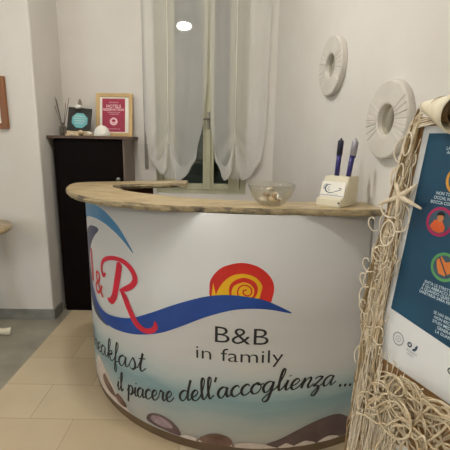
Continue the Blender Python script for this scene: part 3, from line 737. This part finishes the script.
# ------------------------------------------------------------------ things on the counter
bw = thing('glass_bowl', 'clear glass bowl filled with seashells on the counter top', 'bowl', (.195, 1.648, ZT))
bm = bmesh.new(); lathe(bm, [(0, .0), (.045, .0), (.06, .008), (.083, .035), (.098, .070), (.102, .088), (.0995, .089), (.095, .070), (.08, .038), (.058, .013), (0, .006)], 40); link('vessel', bm, M['bowl'], bw, True)
protos = {}
for i in range(13):
    m = ('shellpale', 'shelldark', 'shell', 'shelldark')[i % 4]; sz = (.019, .016, .022, .018)[i % 4]
    key = i % 4
    if key not in protos: protos[key] = link('seashell', shell_bm(sz, 4+key*2), M[m], None, True); o = protos[key]
    else: o = protos[key].copy(); COL.objects.link(o)
    lay = 0 if i < 7 else (1 if i < 11 else 2)
    rr = (.038, .026, .008)[lay]*(0 if i == 6 else 1); a = i*2.4
    tag(o, 'small seashell in the heap inside the clear glass bowl', 'seashell', 'seashells in the glass bowl')
    rest(o, .195+rr*math.cos(a)-.004, 1.648+rr*math.sin(a), ZT+.012+lay*.022, (1.2+rnd.random()*.7, rnd.random()*.5, rnd.random()*6))

ph = thing('pen_holder', 'cream wooden pen holder with white logo card on the counter', 'pen holder', (.474, 1.590, ZT), math.radians(-42))
# local: x along the front towards -x.. 0 is the near right corner, y to the back
bm = bmesh.new()
prof = [(0, 0), (.16, 0), (.16, .122), (.065, .122), (.040, .036), (.002, .030)]
a = [bm.verts.new((-.112, y, z)) for y, z in prof]; b = [bm.verts.new((0, y, z)) for y, z in prof]
bm.faces.new(a[::-1]); bm.faces.new(b)
for i in range(6): j = (i+1) % 6; bm.faces.new((a[i], a[j], b[j], b[i]))
bmesh.ops.recalc_face_normals(bm, faces=bm.faces[:]); bmesh.ops.bevel(bm, geom=bm.edges[:], offset=.002, segments=2, affect='EDGES')
link('block', bm, M['cream'], ph)
sl = math.atan2(.122-.036, .065-.040)
cm = Matrix.Translation((-.056, .034, .0355)) @ Matrix.Rotation(sl-PI/2+.0, 4, 'X')
cm = Matrix.Translation((-.056, .0335, .036)) @ Matrix.Rotation(-(PI/2-sl), 4, 'X')
cd = bx('logo_card', (-.058, .052, -.0025, -.0005, 0, .066), M['card'], ph, 0, cm)
oncard = lambda x, z: cm @ Vector((x, -.0031, z))
bm = bmesh.new()
ribbon(bm, catmull([(-.012, .05, 0), (-.028, .052, 0), (-.038, .038, 0), (-.030, .022, 0), (-.010, .018, 0), (.015, .026, 0), (.034, .034, 0), (.030, .04, 0), (.024, .036, 0)], 7), .0025, .006, True, .1)
ribbon(bm, catmull([(-.034, .055, 0), (-.045, .045, 0), (-.044, .03, 0)], 7), .002, .003, True)
ribbon(bm, catmull([(-.018, .044, 0), (-.026, .036, 0), (-.02, .027, 0), (-.012, .032, 0)], 6), .0012, .002, True)
inked('logo_mark', M['inkteal'], 1, cd, bm, oncard)
bm = bmesh.new(); ribbon(bm, [(-.056, .006), (.048, .006)], .0035, .0035, False); text_mesh(bm, 'bed & breakfast', .008, 0, .010, 0, 1, 'CENTER'); inked('card_lettering', M['palegrey'], 1, cd, bm, oncard)
bm = bmesh.new(); tube(bm, [(-.008, .003, .018), (-.008, -.002, .018)], .004, 10); link('screw', bm, M['darkgrey'], ph)
phm = Matrix.Translation(ph.location) @ Matrix.Rotation(ph.rotation_euler.z, 4, 'Z')
def pen(label, at, top, mb, mt, clip):
    b0 = phm @ Vector(at); t0 = Vector(top)
    t = thing('pen', label, 'pen', b0, group='pens in the holder'); d = t0-b0; L = d.length; q = d.to_track_quat('Z', 'Y').to_matrix().to_4x4()
    bm = bmesh.new(); lathe(bm, [(0, 0), (.0105, 0), (.011, L*.55), (0, L*.55)], 14, q); link('barrel', bm, mb, t, True)
    bm = bmesh.new(); lathe(bm, [(0, L*.55), (.0125, L*.55), (.013, L*.9), (.0105, L*.95), (0, L*.95)], 14, q); link('cap', bm, mt, t, True)
    bm = bmesh.new(); lathe(bm, [(0, L*.95), (.0045, L*.95), (.0045, L), (0, L)], 10, q); link('button', bm, mt, t, True)
    bm = bmesh.new(); box(bm, -.003, .003, -.0175, -.0145, L*.5, L*.9, .001, q); box(bm, -.003, .003, -.0165, -.010, L*.87, L*.9, 0, q); link('clip', bm, clip, t)
b1 = phm @ Vector((-.075, .10, .122)); b2 = phm @ Vector((-.022, .10, .122))
pen('dark blue click pen standing upright in the cream holder', (-.075, .10, .122), (b1.x+.010, b1.y+.01, b1.z+.160), M['penblue'], M['pendark'], M['penblue'])
pen('blue and silver pen leaning right in the cream holder', (-.022, .10, .122), (b2.x+.022, b2.y+.01, b2.z+.160), M['penblue'], M['pensilver'], M['pendark'])

# ------------------------------------------------------------------ notice board, poster, net, starfish
TL = Vector((.43207, .87825, 1.48254)); D = Vector((-.37902, .92539, 0)); V = Vector((.11575, .04741, .99215)); NB = Vector((.91812, .37604, -.12508))
def bp(r, dn, out=0.0): return TL-D*r-V*dn-NB*out       # right, down, towards the room
BM = Matrix((-D, NB, V)).transposed().to_4x4(); BM.translation = TL      # x right, y into the board, z up
PW, PH = .38, .5374
nb = thing('notice_board', 'kraft brown notice board with blue health poster leaning on legs', 'notice board')
bx('backing', (-.026, PW+.03, .004, .020, -.69, .020), M['kraft'], nb, .002, BM)
ps = bx('poster', (0, PW, -.0005, .0035, -PH, 0), M['paper'], nb, 0, BM)
onb = lambda lv: (lambda x, y: bp(x, -y, .0012+.0005*lv))
bm = bmesh.new(); fill(bm, [(.016, -.016), (.364, -.016), (.364, -.452), (.0155, -.4156)]); inked('blue_panel', M['poster'], 0, ps, bm, onb(0))
def txt(lines, size, mname='textwhite', nm='lettering', thick=.01):
    bm = bmesh.new()
    for tx, x, dn in lines: text_mesh(bm, tx, size*.93, x+.002, -dn, 0, .92, 'LEFT', thick=thick)
    return inked(nm, M[mname], 1, ps, bm, onb(1))
txt([('LAVATI SPESSO', .064, .049), ('ACCURATAMENTE LE', .067, .0575), ('MANI', .079, .066)], .0098)
txt([('NON TOCCARTI', .0635, .141), ('OCCHI, NASO E', .0605, .1505), ('BOCCA CON LE MANI', .055, .160)], .0098)
txt([('EVITA LE STRETTE DI MANO', .084, .3275), ('E GLI ABBRACCI FINO', .0815, .3355), ('A QUANDO QUESTA EMERGENZA', .079, .3435), ('SANITARIA SARÀ FINITA', .0765, .3515)], .0095)
txt([('SE HAI SINTOMI SIMILI', .120, .381), ('NON RECARTI AL PRONTO', .1235, .390), ('STUDI MEDICI, MA', .122, .399), ('GENERALE, I PEDIATRI', .135, .408), ('LA GUARDIA MEDICA', .133, .417)], .0095)
# pictograms
def icon(x, dn, r, ringm, parts):
    bm = bmesh.new(); disc(bm, x, -dn, r, r*.97, 40); o = inked('pictogram', M[ringm], 1, ps, bm, onb(1))
    bm = bmesh.new(); disc(bm, x, -dn, r*.80, r*.78, 36); 
    wrap(bm, onb(2)); bmesh.ops.recalc_face_normals(bm, faces=bm.faces[:])
    allm = [M['iconbase']]; lay = [bm]
    for m, b, lv in parts:
        wrap(b, onb(lv)); bmesh.ops.recalc_face_normals(b, faces=b.faces[:]); allm.append(m); lay.append(b)
    me = bpy.data.meshes.new('figure'); tot = bmesh.new()
    for i, b in enumerate(lay):
        mp = {v: tot.verts.new(v.co) for v in b.verts}
        for f in b.faces: q = tot.faces.new([mp[v] for v in f.verts]); q.material_index = i
        b.free()
    return link('pictogram_figure', tot, allm, ps)
cx, cy = .0885, .1955
b1 = bmesh.new(); fill(b1, [(x+cx, y-cy) for x, y in ((-.020, -.013), (-.012, .002), (-.002, .004), (.008, .001), (.016, -.010), (.014, -.018), (.004, -.023), (-.010, -.021))])
b2 = bmesh.new(); disc(b2, cx+.001, -cy+.009, .0075, .0095, 20)
b3 = bmesh.new(); fill(b3, [(x+cx, y-cy) for x, y in ((-.008, .010), (-.007, .018), (.001, .022), (.009, .019), (.010, .011), (.006, .014), (-.003, .013))])
icon(cx, cy, .0315, 'magenta', [(M['orangered'], b1, 3), (M['skin'], b2, 4), (M['black'], b3, 5)])
cx2, cy2 = .1215, .2825
b1 = bmesh.new(); fill(b1, [(x+cx2, y-cy2) for x, y in ((-.019, .010), (-.010, .020), (.002, .010), (.014, .016), (.022, .006), (.017, -.008), (.006, -.017), (-.008, -.016), (-.015, -.004))])
b2 = bmesh.new(); ribbon(b2, [(cx2-.014, -cy2+.018), (cx2+.012, -cy2-.018)], .003, .003, False)
icon(cx2, cy2, .0305, 'green', [(M['orange'], b1, 3), (M['inkteal'], b2, 4)])
cx3, cy3 = .1125, .107
b1 = bmesh.new(); disc(b1, cx3, -cy3, .014, .012, 18)
icon(cx3, cy3, .0315, 'gold', [(M['skin'], b1, 3)])
bm = bmesh.new(); ring2(bm, .0535, -.473, .0125, .0155, 32, 1.0); ring2(bm, .0535, -.473, .0060, .0074, 20, 1.0); text_mesh(bm, 'B', .009, .0535, -.476, 0, 1, 'CENTER'); inked('seal_mark', M['palegrey'], 1, ps, bm, onb(1))
bm = bmesh.new(); ring2(bm, .085, -.471, .0028, .0060, 16, 1.0); ribbon(bm, catmull([(.094, -.4785, 0), (.1005, -.475, 0), (.104, -.464, 0)], 6), .0015, .0055, False, .3); inked('agency_mark', M['inkteal'], 1, ps, bm, onb(1))
bm = bmesh.new(); text_mesh(bm, 'Regione', .0085, .080, -.4865, 0, 1); text_mesh(bm, 'sanità', .0075, .083, -.4935, 0, 1); inked('agency_lettering', M['palegrey'], 1, ps, bm, onb(1))
bm = bmesh.new(); text_mesh(bm, 'Corte', .02, .178, -.481, 0, 1, thick=.01); inked('footer_lettering', M['black'], 1, ps, bm, onb(1))
# legs to the floor
def floor_pt(r):
    p = bp(r, 0, -.028); t = p.z/V.z; return p-V*t
for r in (-.012, PW+.018):
    a = bp(r, -.01, -.032); b = floor_pt(r)-NB*(-.004)
    bm = bmesh.new(); d = (a-b); q = Matrix.Translation(b) @ d.to_track_quat('Z', 'X').to_matrix().to_4x4(); box(bm, -.012, .012, -.012, .012, .003, d.length, .002, q); link('leg', bm, M['legwood'], nb)
a = bp(PW/2, .05, -.05); b = Vector((a.x+.10, a.y+.06, 0)); d = a-b
bm = bmesh.new(); q = Matrix.Translation(b) @ d.to_track_quat('Z', 'X').to_matrix().to_4x4(); box(bm, -.012, .012, -.012, .012, .004, d.length, .002, q); link('leg', bm, M['legwood'], nb)
bx('crossbar', (-.03, PW+.034, .021, .044, -.07, -.045), M['legwood'], nb, .002, BM)

# cream bark cone on the top left corner
cn = thing('bark_cone', 'cream cone-shaped roll lying on the top corner of the notice board', 'ornament')
a = bp(-.004, -.040, .012); b = bp(.108, -.014, .040); d = b-a
q = Matrix.Translation(a) @ d.to_track_quat('Z', 'Y').to_matrix().to_4x4(); L = d.length
bm = bmesh.new(); lathe(bm, [(.009, 0), (.014, L*.15), (.034, L*.8), (.039, L), (.0365, L), (.031, L*.8), (.011, L*.15)], 28, q, True); link('outer_roll', bm, M['roll'], cn, True)
bm = bmesh.new()
sp = []
for i in range(40):
    t = i/39; an = t*11; r = .029*(1-.8*t); sp.append((r*math.cos(an), r*math.sin(an)))
w_ = []
for x, y in sp: w_.append((bm.verts.new(q @ Vector((x, y, L*.45+.0))), bm.verts.new(q @ Vector((x, y, L*.97)))))
for u, v in zip(w_, w_[1:]): bm.faces.new((u[0], v[0], v[1], u[1]))
bmesh.ops.solidify(bm, geom=bm.faces[:], thickness=.0015); link('inner_roll', bm, M['tan'], cn, True)

# fishing net
net = thing('fishing_net', 'cream knotted fishing net draped down the left edge of the notice board', 'fishing net')
def bpn(r, dn, out=0.0): return bp(r+.9*out, dn+(.12-dn)*out/.75, out)      # hangs clear of the board
def left_of(dn):      # outer left limit of the bundle on the board plane
    t = [(-.05, -.035), (.05, -.058), (.21, -.062), (.37, -.072), (.45, -.07), (.54, -.05), (.67, -.045), (.82, -.036), (1.0, -.03)]
    for (a, b), (c, e) in zip(t, t[1:]):
        if dn <= c: return b+(e-b)*max(0, (dn-a)/(c-a))
    return t[-1][1]
def right_of(dn):
    t = [(-.05, -.008), (.0, -.019), (.12, -.018), (.2, -.012), (.4, -.006), (.56, .012), (.7, .05), (1.0, .07)]
    for (a, b), (c, e) in zip(t, t[1:]):
        if dn <= c: return b+(e-b)*max(0, (dn-a)/(c-a))
    return t[-1][1]
bm = bmesh.new(); bm2 = bmesh.new()
for i in range(36):
    u0 = rnd.random(); P = []; dn = -.045+rnd.random()*.03; end = .55+rnd.random()*.45; ph_ = rnd.random()*6; out = .006+rnd.random()*.008
    if i % 3 == 2: dn = rnd.random()*.4
    while dn < end:
        u0 += (rnd.random()-.5)*.28; u0 = max(0, min(1, u0))
        l, r = left_of(dn), right_of(dn); w = min(1, .65+dn)
        P.append(bpn(r+(l-r)*u0*w+.003*math.sin(dn*40+ph_), dn, out+.005*math.sin(dn*23+ph_)))
        dn += .03+rnd.random()*.025
    tube(bm if i % 3 else bm2, catmull(P, 5), .0012+rnd.random()*.0013, 5)
link('hanging_cords', bm, M['cord'], net, True); link('brown_twine', bm2, M['twine'], net, True)
bm = bmesh.new()   # loose loops and hooks of thinner cord sticking out of the bundle
for i in range(9):      # cords wrapped round the top corner
    y0 = -.035+rnd.random()*.035; P = [bpn(.035, y0-.006, .012), bpn(.005, y0, .016), bpn(-.018, y0+.006, .016), bpn(-.032-rnd.random()*.012, y0+.03, .014), bpn(-.034-rnd.random()*.02, y0+.075, .014), bpn(-.036-rnd.random()*.02, y0+.14, .014)]
    tube(bm, catmull(P, 5), .0012+rnd.random()*.0008, 5)
for i in range(44):
    dn = .0+rnd.random()*.62; l = left_of(dn); r0 = l+rnd.random()*(right_of(dn)-l)*.9+.004; out = .009+rnd.random()*.009
    a0 = rnd.random()*6.28; rr = .008+rnd.random()*.014; tu = .5+rnd.random()*.6; sg_ = rnd.choice((-1, 1))
    P = [bpn(r0+rr*math.cos(a0+sg_*k/9*2*PI*tu)*(1+k*.05), dn+rr*1.25*math.sin(a0+sg_*k/9*2*PI*tu)+k*.002, out+.003*math.sin(k)) for k in range(10)]
    tube(bm, catmull(P, 4), .0011+rnd.random()*.0007, 5)
for r0, dn in ((-.098, .232), (-.066, .30), (-.09, .335), (-.05, .40), (-.075, .44), (-.09, .375)):
    P = [bpn(r0+.028, dn+.018, .02), bpn(r0+.012, dn+.022, .026), bpn(r0-.004, dn+.010, .03), bpn(r0-.004, dn-.006, .03), bpn(r0+.008, dn-.009, .028), bpn(r0+.012, dn-.002, .026)]
    tube(bm, catmull(P, 5), .0016, 6)
# long loops as on the upper part
for r0, dn, w, h in ((-.036, .04, .010, .026), (-.040, .115, .010, .03), (-.04, .25, .02, .03), (-.045, .19, .03, .022)):
    P = [bpn(r0+w*math.cos(k/12*2*PI), dn+h*math.sin(k/12*2*PI), .020) for k in range(13)]
    tube(bm, catmull(P, 3), .0022, 6)
link('loose_loops', bm, M['cordlight'], net, True)
bm = bmesh.new()   # thick tangle drawn across the bottom of the board
def band(u, k): # u along, k across 0..1
    r = -.01+u*.36; dn = .562-.005*u+.085*k+.05*math.sin(u*3.1)*(k-.1)+(.05 if u < .25 else 0)*(1-u*4)
    return r, dn
for i in range(36):
    k = rnd.random(); P = []; u = -.02+rnd.random()*.25; e = u+.35+rnd.random()*.6; ph_ = rnd.random()*6; out = .012+rnd.random()*.045
    while u < min(e, 1.02):
        k = max(0, min(1.15, k+(rnd.random()-.5)*.7)); r, dn = band(u, k)
        P.append(bpn(r, dn+.012*math.sin(u*14+ph_), out+.012*math.sin(u*11+ph_*2))); u += .05+rnd.random()*.05
    if len(P) > 2: tube(bm, catmull(P, 6), .0017+rnd.random()*.0014, 6)
for i in range(26):
    u = .02+rnd.random()*.9; k = rnd.random(); r, dn = band(u, k); rr = .016+rnd.random()*.036; a0 = rnd.random()*6; ex = .6+rnd.random()*.7; out = .03+rnd.random()*.04; tu = .6+rnd.random()*.5
    P = [bpn(r+rr*math.cos(a0+j/11*2*PI*tu), dn+rr*ex*math.sin(a0+j/11*2*PI*tu), out+.008*math.sin(j*.9+a0)) for j in range(12)]
    tube(bm, catmull(P, 4), .0014+rnd.random()*.0010, 6)
for i in range(30):
    u = .15+rnd.random()*.85; r, dn = band(u, .6+rnd.random()*.5); out = .02+rnd.random()*.04; P = []; 
    for j in range(6): P.append(bpn(r+(rnd.random()-.5)*.018-.002*j, dn+j*.045, out+.004*math.sin(j+i)))
    tube(bm, catmull(P, 5), .0016+rnd.random()*.001, 5)
link('tangled_cords', bm, M['cord'], net, True)
bm = bmesh.new()   # fine thread fringe under the left corner
for i in range(75):
    r = -.042+rnd.random()*.13; dn = .50+rnd.random()*.18+(max(0, r-.02))*.6; out = .004+rnd.random()*.05; P = []; 
    for j in range(7): P.append(bpn(r+(rnd.random()-.5)*.012+.003*j, dn+j*(.04+.02*rnd.random()), out+(rnd.random()-.5)*.008))
    tube(bm, catmull(P, 4), .0007+rnd.random()*.0006, 4)
for i in range(45):
    r = -.045+rnd.random()*.045; dn = -.03+rnd.random()*.5; out = .006+rnd.random()*.010; P = []
    for j in range(6): P.append(bpn(max(left_of(dn+j*.05), r+(rnd.random()-.5)*.014-.003*j), dn+j*.05, out+(rnd.random()-.5)*.006))
    tube(bm, catmull(P, 4), .0008+rnd.random()*.0005, 4)
link('thread_fringe', bm, M['cordlight'], net, True)

# starfish tied on the net
sf = bmesh.new(); c0 = (-.027, .160)
for (r, dn) in ((.0114, .1267), (.036, .177), (-.0264, .2123), (-.0858, .1874), (-.045, .130)):
    P = [bpn(c0[0], c0[1], .022), bpn((c0[0]*2+r)/3, (c0[1]*2+dn)/3, .023), bpn((c0[0]+2*r)/3, (c0[1]+2*dn)/3, .021), bpn(r, dn, .018)]
    tube(sf, catmull(P, 6), lambda t: .0048*(1-t)+.0024, 8)
bmesh.ops.create_icosphere(sf, subdivisions=2, radius=.0062, matrix=Matrix.Translation(bpn(*c0, .023)))
tag(link('starfish', sf, M['starfish'], None, True), 'pale thin-armed starfish on the net beside the poster', 'starfish')
